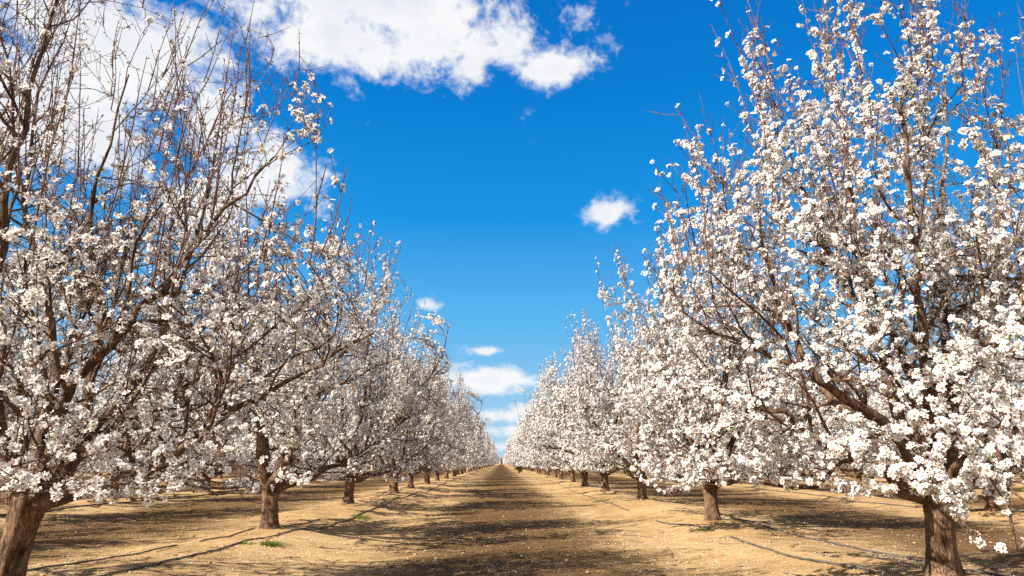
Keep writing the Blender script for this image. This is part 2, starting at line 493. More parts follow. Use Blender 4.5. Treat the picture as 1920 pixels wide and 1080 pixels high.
class Skeleton:
    """branch polylines of one tree: each is (level, limb index, points, radii)"""
    def __init__(self, seed, limbs=None, top=6.6, wide=1.0, shoot_n=1.0, trunk=None, dense=1.0, gap=False, tip_add=0.3):
        self.tip_add = tip_add
        self.r = np.random.default_rng(seed)
        self.top = top; self.wide = wide; self.dense = dense
        self.lines = []
        r = self.r
        lean = r.normal(0, 0.05, 2)
        self.trunk = trunk or [(0, 0, -0.12), (lean[0] * .3, lean[1] * .3, 0.3), (lean[0], lean[1], 0.66)]
        self.tr = r.uniform(0.112, 0.136)
        c = np.array(self.trunk[-1], float)
        if limbs is None:
            limbs = self.auto_limbs(c)
        for i, (pts, ra) in enumerate(limbs):
            self.limb(i, np.array(pts, float), ra)
        self.shoots(shoot_n)
        if gap:        # an opening in the crown through which the sun reaches the trunk
            sd = np.array(S)
            def blocks(l):
                q = l[2] - np.array([0.02, 0, 0.42])
                al = q @ sd
                return l[0] in (3, 5) and ((np.linalg.norm(q - al[:, None] * sd, axis=1) < 0.36) & (al > 0)).any() and self.r.uniform() < 0.75
            self.lines = [l for l in self.lines if not blocks(l)]
    def rad_max(self, z):
        return np.interp(z, [0.6, 1.3, 2.2, 3.2, 4.2, 5.2, 6.2, 7.0], [2.1, 2.55, 2.75, 2.55, 2.0, 1.45, 0.95, 0.5]) * self.wide
    def auto_limbs(self, c):
        r = self.r
        n = r.integers(8, 10)
        a0 = r.uniform(0, 6.28)
        out = []
        for i in range(n):
            a = a0 + i * 6.283 / n + r.normal(0, 0.15)
            low = i % 2 == 0
            el = R(r.uniform(10, 28)) if low else R(r.uniform(46, 66))
            if i == n - 1:
                el = R(78)
            d = np.array([math.cos(a) * math.cos(el), math.sin(a) * math.cos(el), math.sin(el)])
            L = r.uniform(2.7, 3.3) if low else r.uniform(4.0, 4.9)
            p = c + np.array([math.cos(a), math.sin(a), 0]) * 0.04 + np.array([0, 0, -0.06])
            pts = [p]
            ns = 9
            for k in range(ns):
                d = unit(d + r.normal(0, 0.13, 3) + np.array([0, 0, 0.055 if low else 0.07]))
                p = p + d * L / ns
                rr = math.hypot(p[0], p[1])
                m = self.rad_max(p[2])
                if rr > m * 0.9:
                    d[:2] *= 0.55; d = unit(d + np.array([0, 0, .25]))
                pts.append(p)
            out.append((pts, r.uniform(0.062, 0.08)))
        return out
    def add(self, level, limb, pts, rad):
        self.lines.append((level, limb, np.asarray(pts), np.asarray(rad)))
    def limb(self, i, pts, r0):
        r = self.r
        # refine the hand-set path with small kinks
        t = np.linspace(0, 1, len(pts)); tt = np.linspace(0, 1, 15)
        q = np.stack([np.interp(tt, t, pts[:, k]) for k in range(3)], 1)
        sm = q.copy()
        sm[1:-1] = (q[:-2] + 2 * q[1:-1] + q[2:]) / 4
        sm[1:-1] += r.normal(0, 0.025, (13, 3))
        rad = r0 * 0.92 * (1 - tt) ** 1.15 + 0.008
        rad *= 1 + r.normal(0, .05, 15)
        rad[:3] *= np.array([1.45, 1.25, 1.08])
        self.add(0, i, sm, rad)
        L = np.linalg.norm(np.diff(sm, axis=0), axis=1).sum()
        self.sprout(i, sm, rad, L, 1)
    def sprout(self, limb, pts, rad, L, level):
        r = self.r
        gap = (0.27, 0.20, 0.105)[level - 1] / self.dense
        t0 = (0.13, 0.12, 0.10)[level - 1]
        n = max(1, int(L * (1 - t0) / gap))
        if level == 3:
            n = min(n, 9)
        for k in range(n):
            t = t0 + (1 - t0) * (k + r.uniform(0, 1)) / n
            f = t * (len(pts) - 1)
            j = min(int(f), len(pts) - 2)
            p = pts[j] + (pts[j + 1] - pts[j]) * (f - j)
            pr = rad[j] + (rad[j + 1] - rad[j]) * (f - j)
            tan = unit(pts[j + 1] - pts[j])
            side = unit(np.cross(tan, r.normal(0, 1, 3)))
            ang = R(r.uniform(30, 68))
            d = tan * math.cos(ang) + side * math.sin(ang)
            out = np.array([p[0], p[1], 0.0]); out = unit(out)
            if level == 1:
                d = unit(d + out * 0.25 + np.array([0, 0, 0.2 if p[2] > 1.4 else -0.08]))
                l = r.uniform(0.75, 1.75) * (1.1 - 0.45 * t); rr = min(pr * 0.6, 0.019); ns = 7
            elif level == 2:
                d = unit(d + out * 0.15 + np.array([0, 0, r.uniform(-0.25, 0.45)]))
                l = r.uniform(0.35, 0.95) * (1.1 - 0.4 * t); rr = min(pr * 0.62, 0.012); ns = 5
            else:
                l = r.uniform(0.08, 0.38); rr = min(pr * 0.6, 0.0062); ns = 3
            self.twig(limb, p, d, l, rr, level, ns)
    def twig(self, limb, p, d, l, rr, level, ns):
        r = self.r
        q = [p]
        droop = r.uniform(-0.06, 0.1)
        for s in range(ns):
            rho = math.hypot(p[0], p[1])
            m = self.rad_max(p[2])
            if rho > m:
                d = unit(d - np.array([p[0], p[1], 0]) / rho * 0.5 + np.array([0, 0, 0.25]))
            if p[2] < 0.8 and d[2] < 0:
                d = unit(d * np.array([1, 1, 0.1]) + np.array([0, 0, 0.04]))
            if p[2] > self.top - 1.0:
                d = unit(d - np.array([0, 0, 0.15]))
            d = unit(d + r.normal(0, 0.14, 3) + np.array([0, 0, droop]))
            p = p + d * l / ns
            q.append(p)
        q = np.array(q)
        rd = np.linspace(rr, max(rr * 0.35, 0.0026), ns + 1)
        self.add(level, limb, q, rd)
        if level < 3:
            self.sprout(limb, q, rd, l, level + 1)
    def shoots(self, mul):
        """long straight one-year shoots standing up from the upper branches"""
        r = self.r
        cand = [ln for ln in self.lines if ln[0] in (0, 1, 2) and ln[2][-1][2] > 2.1]
        N = int(150 * mul)
        for _ in range(N):
            ln = cand[r.integers(len(cand))]
            pts = ln[2]
            j = r.integers(len(pts) // 2, len(pts))
            p = pts[j]
            if p[2] < 1.9:
                continue
            out = unit(np.array([p[0], p[1], 0.0]))
            d = unit(np.array([0, 0, 1.0]) + out * r.uniform(-0.05, 0.28) + r.normal(0, 0.09, 3))
            l = r.uniform(0.5, 1.6)
            if p[2] + l > self.top + 0.35:
                l = max(0.3, self.top + r.uniform(-0.4, 0.35) - p[2])
            tip = 1.0 + 1.95 * (3.75 - math.hypot(p[0], p[1]) - 0.1) + self.tip_add + r.normal(0, 0.3)
            if p[2] + l > tip:
                l = tip - p[2]
                if l < 0.2:
                    continue
            ns = 5
            q = [p]
            for s in range(ns):
                d = unit(d + r.normal(0, 0.065, 3))
                p = p + d * l / ns
                q.append(p)
            q = np.array(q)
            self.add(4, ln[1], q, np.linspace(0.0066, 0.0022, ns + 1))
            for s in range(int(l * 3.0)):
                t = r.uniform(0.15, 0.9) * ns
                jj = int(t)
                b = q[jj] + (q[jj + 1] - q[jj]) * (t - jj)
                dd = unit(d + unit(r.normal(0, 1, 3)) * 0.75)
                ll = r.uniform(0.1, 0.4)
                self.add(5, ln[1], np.array([b, b + dd * ll * .5, b + dd * ll + np.array([0, 0, .03])]), np.array([0.0042, 0.0036, 0.0026]))

def spurs(sk, seed, n_spur):
    """points along the thinner wood where flowers or buds sit: position, outward direction, height weight, level"""
    r = np.random.default_rng(seed)
    P = []; D = []; LV = []; W = []
    full = r.normal(0, 0.95, len(sk.lines))
    li_ = -1
    for lv, li, pts, rad in sk.lines:
        li_ += 1
        seg = np.diff(pts, axis=0)
        sl = np.linalg.norm(seg, axis=1)
        ok = (rad[:-1] < 0.034)
        if not ok.any():
            continue
        for j in np.nonzero(ok)[0]:
            n = r.poisson(sl[j] * 30)
            if n == 0:
                continue
            t = r.uniform(0, 1, n)
            pp = pts[j] + seg[j] * t[:, None]
            dd = np.cross(seg[j] / max(sl[j], 1e-6), r.normal(0, 1, (n, 3)))
            dd /= np.maximum(np.linalg.norm(dd, axis=1, keepdims=True), 1e-6)
            P.append(pp + dd * rad[j]); D.append(dd + seg[j] / max(sl[j], 1e-6) * 0.4); LV.append(np.full(n, lv)); W.append(np.full(n, full[li_]))
        # one at the tip
        P.append(pts[-1:]); D.append(unit(pts[-1] - pts[-2])[None]); LV.append(np.array([lv])); W.append(full[li_:li_ + 1])
    P = np.concatenate(P); D = np.concatenate(D); LV = np.concatenate(LV); W = np.concatenate(W)
    D /= np.linalg.norm(D, axis=1, keepdims=True)
    if len(P) > n_spur:
        k = r.choice(len(P), n_spur, replace=False)
        P, D, LV, W = P[k], D[k], LV[k], W[k]
    return P, D, LV, W

def clump(P, seed):
    r = np.random.default_rng(seed)
    w = np.zeros(len(P))
    for i in range(7):
        k = r.normal(0, 1, 3); k = k / np.linalg.norm(k) * r.uniform(3.5, 13)
        w += np.sin(P @ k + r.uniform(0, 6.28))
    return w / 2.6

def place_flowers(sk, seed, n_fl, bare_top, per=3.3, fleck=False):
    """flower centres, normals, sizes"""
    r = np.random.default_rng(seed)
    P, D, LV, full = spurs(sk, seed, 60000)
    w = np.exp(0.6 * clump(P, seed + 1) + full)
    z = P[:, 2]
    hi = np.interp(z / sk.top, [0, 0.45, 0.6, 0.75, 0.9, 1.02], [1.0, 1.0, 0.8, 0.5, 0.28, 0.16])
    w *= hi ** bare_top
    w *= np.where(LV >= 4, 0.42, 1.0)
    if fleck:      # an opening in the crown through which the sun reaches the trunk
        q = P - np.array([0.02, 0, 0.42]); sd = np.array(S)
        off_ = np.linalg.norm(q - (q @ sd)[:, None] * sd, axis=1)
        w = np.where((off_ < 0.48) & (q @ sd > 0), w * 0.06, w)
        w *= 1 + (1.2 if n_fl > 20000 else 0.15) * np.exp(-((z - 1.1) / 0.45) ** 2)
    n_c = int(n_fl / per)
    k = r.choice(len(P), min(n_c, len(P)), replace=False, p=w / w.sum())
    P, D = P[k], D[k]
    cnt = np.clip(r.poisson(per - 1, len(P)) + 1, 1, 8)
    idx = np.repeat(np.arange(len(P)), cnt)
    off = r.normal(0, 1, (len(idx), 3))
    off /= np.linalg.norm(off, axis=1, keepdims=True)
    out_ = P[idx] * np.array([1, 1, 0.0]); out_ /= np.maximum(np.linalg.norm(out_, axis=1, keepdims=True), 1e-6)
    nrm = D[idx] * 0.6 + off * 0.62 + out_ * 0.45 + np.array([0, 0, 0.28])
    nrm /= np.linalg.norm(nrm, axis=1, keepdims=True)
    spread = 0.014 + 0.0052 * cnt[idx]
    C = P[idx] + D[idx] * 0.010 + nrm * (spread * r.uniform(0.45, 1.1, len(idx)))[:, None]
    return C, nrm, P, D

def frames(N, r):
    ref = r.normal(0, 1, N.shape)
    U = np.cross(N, ref); U /= np.maximum(np.linalg.norm(U, axis=1, keepdims=True), 1e-9)
    return U, np.cross(N, U)

def flowers_mesh(buf, C, N, seed, size, lod):
    r = np.random.default_rng(seed)
    n = len(C)
    U, W = frames(N, r)
    s = size * r.uniform(0.78, 1.15, n) * 0.5
    s[r.uniform(0, 1, n) < 0.10] *= 0.5           # opening buds
    cup = r.uniform(0.05, 0.62, n)
    def put(loc, z_extra=None):
        # loc (m,3): x,y in the flower's plane in units of its radius, z along its normal scaled by cup
        x, y, zc, z0 = loc[:, 0], loc[:, 1], loc[:, 2], loc[:, 3]
        return (C[:, None] + s[:, None, None] * (x[None, :, None] * U[:, None] + y[None, :, None] * W[:, None]
                + (zc[None, :, None] * cup[:, None, None] + z0[None, :, None]) * N[:, None]))
    if lod == 0:
        pet = [(0.10, 0.0), (0.50, -0.33), (0.88, -0.27), (1.0, 0.0), (0.88, 0.27), (0.50, 0.33)]
    elif lod == 1:
        pet = [(0.06, 0.0), (0.68, -0.40), (1.0, 0.0), (0.68, 0.40)]
    if lod < 2:
        m = len(pet)
        loc = []
        for k in range(5):
            a = k * 2 * math.pi / 5
            for (x, y) in pet:
                q = x * x + y * y
                loc.append((x * math.cos(a) - y * math.sin(a), x * math.sin(a) + y * math.cos(a), q * 0.75, (0.05 if abs(y) > 0 else -0.05)))
        loc = np.array(loc)
        V = put(loc)
        jig = r.normal(0, 0.07, V.shape) * s[:, None, None]
        V = (V + jig).reshape(-1, 3)
        F = (np.arange(n * 5) * m)[:, None] + np.arange(m)[None, :]
        buf.add(V, [F], 0)
        hs = 0.31 if lod == 0 else 0.27
        a = np.arange(5) * 2 * math.pi / 5 + 0.3
        loc = np.stack([hs * np.cos(a), hs * np.sin(a), np.zeros(5), np.full(5, 0.12)], 1)
        V = put(loc).reshape(-1, 3)
        F = (np.arange(n) * 5)[:, None] + np.arange(5)[None, :]
        buf.add(V, [F], 1)
        # calyx behind
        loc = np.array([(0.26 * math.cos(b), 0.26 * math.sin(b), 0, -0.06) for b in (0, 2.1, 4.2)] + [(0, 0, 0, -0.55)])
        V = put(loc).reshape(-1, 3)
        b4 = (np.arange(n) * 4)[:, None]
        F = np.concatenate([b4 + np.array([[0, 3, 1]]), b4 + np.array([[1, 3, 2]]), b4 + np.array([[2, 3, 0]])])
        buf.add(V, [F], 2)
    else:
        a = np.arange(5) * 2 * math.pi / 5
        loc = np.stack([np.cos(a), np.sin(a), np.full(5, 0.5), np.zeros(5)], 1)
        V = (put(loc) + r.normal(0, 0.15, (n, 5, 3)) * s[:, None, None]).reshape(-1, 3)
        F = (np.arange(n) * 5)[:, None] + np.arange(5)[None, :]
        buf.add(V, [F], 0)

def buds_mesh(buf, P, D, seed, mi):
    """short knobby spurs with a bud at the end"""
    r = np.random.default_rng(seed)
    n = len(P)
    l = r.uniform(0.012, 0.035, n)
    pts = np.stack([P, P + D * (l * 0.6)[:, None], P + D * l[:, None]], 1)
    rad = np.stack([np.full(n, 0.0035), r.uniform(0.0045, 0.0075, n), np.full(n, 0.001)], 1)
    tubes(buf, pts, rad, 4, mi)

def leaves_mesh(P, D, seed, name):
    r = np.random.default_rng(seed)
    n = len(P)
    idx = np.repeat(np.arange(n), 3)
    d = D[idx] + r.normal(0, 0.5, (len(idx), 3)); d /= np.linalg.norm(d, axis=1, keepdims=True)
    U, W = frames(d, r)
    l = r.uniform(0.02, 0.042, len(idx))[:, None]
    b = P[idx] + D[idx] * 0.02
    V = np.stack([b, b + d * l * .5 + U * l * .2 + W * l * .06, b + d * l, b + d * l * .5 - U * l * .2 + W * l * .06], 1).reshape(-1, 3)
    F = (np.arange(len(idx)) * 4)[:, None] + np.arange(4)[None, :]
    bf = Buf(); bf.add(V, [F], 0)
    return bf.mesh(name, [LEAF])

def trunk_mesh(sk, seed, sides=28, rings=16):
    r = np.random.default_rng(seed)
    tp = np.array(sk.trunk, float)
    t = np.linspace(0, 1, len(tp)); tt = np.linspace(0, 1, rings)
    q = np.stack([np.interp(tt, t, tp[:, k]) for k in range(3)], 1)
    base = sk.tr
    prof = base * np.interp(tt, [0, 0.10, 0.22, 0.4, 0.7, 0.88, 1.0], [1.95, 1.6, 1.2, 1.02, 1.0, 1.14, 1.18])
    a = np.arange(sides) * 2 * np.pi / sides
    ph = r.uniform(0, 6.28, 6)
    V = []
    for k in range(rings):
        z = tt[k]
        rr = prof[k] * (1 + 0.06 * np.sin(3 * a + ph[0] + z * 1.2) + 0.045 * np.sin(5 * a + ph[1] - z * 2) + 0.03 * np.sin(9 * a + ph[2] + 3 * z) + 0.02 * np.sin(14 * a + 7 * z + ph[3]) + r.normal(0, 0.012, sides))
        if k < 4:
            rr *= 1 + (4 - k) * 0.05 * np.sin(4 * a + ph[4])
        V.append(np.stack([q[k, 0] + rr * np.cos(a), q[k, 1] + rr * np.sin(a), np.full(sides, q[k, 2])], 1))
    for dz, fr in ((0.035, 1.06), (0.07, 0.88), (0.10, 0.6), (0.115, 0.25)):
        V.append(np.stack([q[-1, 0] + prof[-1] * fr * np.cos(a), q[-1, 1] + prof[-1] * fr * np.sin(a), np.full(sides, q[-1, 2] + dz) + 0.012 * np.sin(3 * a + ph[0])], 1))
    rings += 4
    V = np.concatenate(V)
    i0 = (np.arange(rings - 1) * sides)[:, None]; s = np.arange(sides)[None]; s2 = (s + 1) % sides
    F = np.stack([i0 + s, i0 + s2, i0 + sides + s2, i0 + sides + s], -1).reshape(-1, 4)
    bf = Buf(); bf.add(V, [F, (np.arange(sides) + (rings - 1) * sides)[None]], 0)
    return bf.mesh('trunk', [BARK], True)

def lines_to(buf, lines, sides, mi, thick=1.0):
    by = {}
    for ln in lines:
        by.setdefault(len(ln[2]), []).append(ln)
    for k, ls in by.items():
        tubes(buf, np.stack([l[2] for l in ls]), np.stack([l[3] for l in ls]) * thick, sides, mi)

def tree_parts(sk, seed, lod, n_fl, bare, size, n_bud=0, n_leaf=0):
    """meshes of one tree: {'trunk', 'limb': [...], 'twigs', 'blossom', 'young_leaves'}"""
    out = {'trunk': trunk_mesh(sk, seed, 28 if lod < 2 else 10, 16 if lod < 2 else 6)}
    n_limb = max(l[1] for l in sk.lines) + 1
    limbs = []
    if lod < 2:
        for i in range(n_limb):
            b = Buf()
            lines_to(b, [l for l in sk.lines if l[1] == i and l[0] == 0], 10, 0)
            lines_to(b, [l for l in sk.lines if l[1] == i and l[0] == 1], 6, 0)
            limbs.append(b.mesh('limb', [LIMB], True))
    else:
        b = Buf()
        lines_to(b, [l for l in sk.lines if l[0] == 0], 6, 0)
        lines_to(b, [l for l in sk.lines if l[0] == 1], 4, 0, 1.15)
        limbs.append(b.mesh('branches', [LIMB], True))
    out['limb'] = limbs
    b = Buf()
    th = (1.05, 1.3, 1.8)[lod]
    lines_to(b, [l for l in sk.lines if l[0] == 2], 4 if lod < 2 else 3, 0, th)
    l3 = [l for l in sk.lines if l[0] == 3]
    if lod == 2:
        l3 = l3[::4]
    lines_to(b, l3, 3, 0, th)
    lines_to(b, [l for l in sk.lines if l[0] == 4], 4 if lod < 2 else 3, 1, th)
    if lod < 2:
        lines_to(b, [l for l in sk.lines if l[0] == 5], 3, 1, th)
    if n_bud:
        P, D, LV, _f = spurs(sk, seed + 77, n_bud)
        buds_mesh(b, P, D, seed + 3, 2)
    out['twigs'] = b.mesh('twigs', [TWIG, SHOOT, BUD])
    C, N, P, D = place_flowers(sk, seed + 5, n_fl, bare, 2.7 if lod == 0 else 3.2, fleck=(lod == 0))
    b = Buf()
    flowers_mesh(b, C, N, seed + 6, size, lod)
    out['blossom'] = b.mesh('blossom', [PETAL, HEART, BUD])
    if n_leaf:
        k = np.random.default_rng(seed + 8).choice(len(P), min(n_leaf, len(P)), replace=False)
        out['young_leaves'] = leaves_mesh(P[k], D[k], seed + 9, 'young_leaves')
    return out

def plant(parts, x, y, rot, scale, label, group):
    e = bpy.data.objects.new('almond_tree', None)
    e.empty_display_size = 0.3
    COL.objects.link(e)
    e.location = (x, y, tz(x, y))
    e.rotation_euler = (0, 0, rot)
    e.scale = (scale, scale, scale)
    tag(e, label, 'tree', group)
    obj('trunk', parts['trunk'], e)
    if len(parts['limb']) > 1:
        for m in parts['limb']:
            obj('limb', m, e)
        tag(obj('twigs', parts['twigs'], e), kind='stuff')
    else:
        tag(obj('branches', parts['limb'][0], e), kind='stuff')
        tag(obj('twigs', parts['twigs'], e), kind='stuff')
    tag(obj('blossom', parts['blossom'], e), kind='stuff')
    if 'young_leaves' in parts:
        tag(obj('young_leaves', parts['young_leaves'], e), kind='stuff')
    return e

# --- the nearest tree of each row, with its big limbs where the photograph shows them
L_LIMBS = [
    ([(-0.02, 0.0, 0.66), (0.54, -0.2, 0.75), (0.91, -0.35, 0.86), (1.25, -0.5, 0.98), (1.58, -0.6, 1.21), (1.94, -0.7, 1.46), (2.37, -0.75, 1.67), (2.8, -0.8, 1.9)], 0.050),
    ([(0.03, 0.0, 0.72), (0.14, 0.1, 0.98), (0.33, 0.3, 1.26), (0.59, 0.5, 1.44), (0.94, 0.8, 1.79), (1.36, 1.1, 2.23), (1.79, 1.4, 2.75)], 0.046),
    ([(-0.01, 0.0, 0.70), (0.14, -0.1, 1.46), (0.41, -0.2, 1.76), (0.72, -0.3, 2.02), (0.95, -0.35, 2.3), (1.25, -0.4, 2.79), (1.62, -0.4, 3.2), (1.8, -0.4, 3.5)], 0.044),
    ([(-0.01, 0.03, 0.70), (0.26, 0.2, 1.47), (0.07, 0.4, 2.05), (-0.08, 0.5, 2.53), (-0.29, 0.6, 2.97), (-0.29, 0.6, 3.98), (-0.21, 0.7, 4.95)], 0.051),
    ([(-0.04, 0.0, 0.70), (-0.04, 0.1, 1.5), (-0.29, 0.3, 2.08), (-0.72, 0.5, 2.94), (-1.08, 0.7, 3.56), (-1.23, 0.8, 4.68), (-1.04, 0.8, 5.4)], 0.051),
    ([(-0.12, -0.03, 0.68), (-0.14, -0.4, 1.3), (-0.03, -0.8, 2.05), (-0.03, -0.9, 2.9), (0.01, -0.9, 3.56), (0.08, -0.9, 4.49), (0.14, -0.9, 5.1)], 0.048),
    ([(-0.10, 0.0, 0.66), (-1.01, 0.2, 1.06), (-2.02, 0.5, 1.63), (-2.5, 0.7, 2.56), (-2.6, 0.7, 3.43)], 0.044),
    ([(0.02, 0.03, 0.70), (0.3, 0.5, 1.5), (0.55, 0.7, 2.4), (0.8, 0.7, 3.3), (0.85, 0.6, 4.3)], 0.040),
    ([(0.02, -0.03, 0.68), (0.2, -0.4, 0.95), (0.48, -0.7, 1.04), (0.68, -0.95, 0.98), (0.85, -1.1, 0.82)], 0.026),
    ([(0.0, -0.03, 0.70), (0.08, -0.5, 1.25), (0.3, -0.85, 1.5), (0.55, -1.1, 1.62), (0.8, -1.25, 1.7)], 0.028),
]
R_LIMBS = [
    ([(0.0, 0.0, 0.66), (-0.61, -0.3, 0.92), (-0.96, -0.45, 1.03), (-1.26, -0.55, 1.17), (-1.53, -0.6, 1.35), (-1.88, -0.6, 1.5), (-2.28, -0.6, 1.61)], 0.062),
    ([(0.03, 0.0, 0.70), (-0.42, -0.3, 1.27), (-0.81, -0.4, 1.47), (-1.2, -0.5, 1.67), (-1.51, -0.5, 1.87), (-2.01, -0.5, 2.06), (-2.35, -0.5, 2.3)], 0.060),
    ([(0.03, 0.02, 0.70), (-0.26, -0.1, 1.45), (-0.38, -0.15, 1.88), (-0.49, -0.15, 2.33), (-0.68, -0.1, 2.98), (-0.85, -0.05, 3.55), (-1.0, 0.0, 4.27)], 0.064),
    ([(0.05, -0.03, 0.70), (-0.24, -0.3, 1.53), (0.0, -0.5, 1.79), (0.28, -0.7, 1.99), (0.49, -0.8, 2.2), (0.75, -0.9, 2.64), (0.92, -1.0, 3.19), (1.0, -0.9, 4.2)], 0.055),
    ([(0.10, 0.0, 0.70), (0.46, 0.2, 1.47), (0.57, 0.3, 2.05), (0.71, 0.4, 2.68), (0.81, 0.5, 3.29), (1.13, 0.6, 4.33), (1.27, 0.6, 5.4)], 0.066),
    ([(0.10, 0.04, 0.70), (0.28, 0.4, 1.53), (0.34, 0.7, 2.22), (0.2, 0.9, 2.92), (0.17, 1.0, 3.71), (0.19, 1.0, 4.85), (0.13, 1.0, 5.7)], 0.064),
    ([(0.16, 0.0, 0.68), (0.5, -0.2, 0.97), (0.75, -0.4, 1.11), (1.05, -0.6, 1.33), (1.38, -0.7, 1.77), (1.68, -0.7, 2.46)], 0.055),
    ([(0.10, -0.03, 0.66), (0.06, -0.5, 1.02), (-0.15, -1.0, 1.15), (-0.38, -1.4, 1.12), (-0.55, -1.75, 0.95), (-0.66, -1.92, 0.72), (-0.71, -2.0, 0.42)], 0.032),
    ([(0.0, 0.03, 0.70), (-0.5, 0.5, 1.5), (-0.85, 0.7, 2.3), (-1.05, 0.7, 3.2), (-1.1, 0.6, 4.0)], 0.05),
    ([(0.05, 0.0, 0.70), (-0.05, -0.3, 1.7), (-0.1, -0.45, 2.8), (0.0, -0.5, 3.9), (0.1, -0.4, 5.0)], 0.055),
]
skL = Skeleton(11, L_LIMBS, 5.8, 0.95, 1.5, [(-0.16, 0, -0.12), (-0.10, 0, 0.3), (-0.03, 0, 0.72)], 1.15, True, 0.15)
skL.tr = 0.112
skR = Skeleton(23, R_LIMBS, 6.9, 0.92, 2.0, [(0.0, 0, -0.12), (0.03, 0, 0.3), (0.07, 0, 0.72)], 1.0, True, 0.6)
skR.tr = 0.115
plant(tree_parts(skL, 101, 0, 13500, 1.9, 0.054, 9500, 420), ROWS[-1], 5.8, 0, 1.0,
      'nearest almond tree at the left edge with sparse blossom and bare upper shoots', 'almond trees in the left row')
plant(tree_parts(skR, 202, 0, 38000, 1.0, 0.053, 7500, 1700), ROWS[1], 6.5, 0, 1.0,
      'nearest almond tree at the right edge, thick with white blossom to its drooping sprays', 'almond trees in the right row')

# --- kinds used for the rest: A on the left (more bare shoots), B on the right (fuller blossom)
KA = [Skeleton(31 + i, None, (6.4, 6.0, 6.6, 6.2)[i], (0.96, 1.0, 0.94, 0.98)[i], 1.7, tip_add=0.1) for i in range(4)]
KB = [Skeleton(61 + i, None, (6.5, 6.3, 6.7, 6.4)[i], (1.18, 1.16, 1.12, 1.15)[i], 1.7, tip_add=0.75) for i in range(4)]
A1 = [tree_parts(s, 300 + i * 20, 1, 38000, 1.0, 0.0545, 3500, 300) for i, s in enumerate(KA)]
B1 = [tree_parts(s, 400 + i * 20, 1, 44000, 0.7, 0.056, 2600, 500) for i, s in enumerate(KB)]
A2 = [tree_parts(s, 500 + i * 20, 2, 27000, 0.95, 0.075) for i, s in enumerate(KA)]
B2 = [tree_parts(s, 600 + i * 20, 2, 26000, 0.65, 0.076) for i, s in enumerate(KB)]

ORD = ['', 'nearest', 'second', 'third', 'fourth', 'fifth', 'sixth', 'seventh', 'eighth', 'ninth', 'tenth', 'eleventh', 'twelfth']
prnd = random.Random(4)
LY = [5.8, 11.9, 18.0, 24.2, 30.0, 36.6]
RY = [6.5, 13.1, 19.7, 26.4, 32.8]
def row_ys(first, n):
    ys = list(first)
    while len(ys) < n:
        ys.append(ys[-1] + 6.3)
    return ys
def fill_row(key, ys, start, side, rowname, group):
    x0 = ROWS[key]
    left_kind = key in (-1, 2, -3, 4)
    for i, y in enumerate(ys):
        if i < start:
            continue
        near = math.hypot(x0, y) < 46
        pool = (A1 if left_kind else B1) if near else (A2 if left_kind else B2)
        x = x0 + prnd.uniform(-0.12, 0.12)
        n = i + 1
        if abs(key) == 1 and n <= 12:
            lab = f'{ORD[n]} blossoming almond tree back from the camera in the row {side} of the alley'
        elif abs(key) == 1:
            lab = f'small distant almond tree far down the row {side} of the alley, merging into white blossom'
        else:
            lab = f'almond tree {rowname} on the {side}, glimpsed behind the trees along the alley'
        plant(pool[(i * 3 + abs(key)) % 4 if i % 5 else prnd.randrange(4)], x, y, prnd.uniform(0, 6.28), prnd.uniform(0.92, 1.07), lab, group)
fill_row(-1, row_ys(LY, 58), 1, 'left', '', 'almond trees in the left row')
fill_row(1, row_ys(RY, 58), 1, 'right', '', 'almond trees in the right row')
for key, n, y0 in ((-2, 24, 9.0), (-3, 15, 17.0), (-4, 12, 24.0), (-5, 10, 30.0)):
    nm = {2: 'one row behind', 3: 'two rows behind', 4: 'three rows behind', 5: 'four rows behind'}[-key]
    fill_row(key, row_ys([y0], n), 0, 'left', nm, f'almond trees {nm} on the left')
for key, n, y0 in ((2, 24, 10.5), (3, 15, 18.0), (4, 12, 25.0), (5, 10, 31.0)):
    nm = {2: 'one row behind', 3: 'two rows behind', 4: 'three rows behind', 5: 'four rows behind'}[key]
    fill_row(key, row_ys([y0], n), 0, 'right', nm, f'almond trees {nm} on the right')

# --- the rows go on to the horizon: one mass of far blossom
def far_rows():
    r = np.random.default_rng(9)
    C = []; N = []
    for key in (-2, -1, 1, 2):
        y0 = 6 + 58 * 6.3 if abs(key) == 1 else 165
        for y in np.arange(y0, 900, 6.3):
            n = 130
            z = r.uniform(1.0, 6.0, n)
            rm = np.interp(z, [0.6, 1.3, 2.2, 3.2, 4.2, 5.2, 6.2], [1.6, 2.2, 2.5, 2.5, 2.2, 1.7, 1.0])
            a = r.uniform(0, 6.28, n); q = rm * np.sqrt(r.uniform(0.2, 1, n))
            C.append(np.stack([ROWS[key] + q * np.cos(a), y + q * np.sin(a) * 1.2, z], 1))
    C = np.concatenate(C)
    nn = r.normal(0, 1, C.shape); nn /= np.linalg.norm(nn, axis=1, keepdims=True)
    b = Buf()
    flowers_mesh(b, C, nn, 12, 0.55, 2)
    tag(obj('far_orchard', b.mesh('far_orchard', [PETAL, HEART, BUD])), 'white blossom of the orchard rows merging at the end of the alley', 'orchard', kind='stuff')
far_rows()

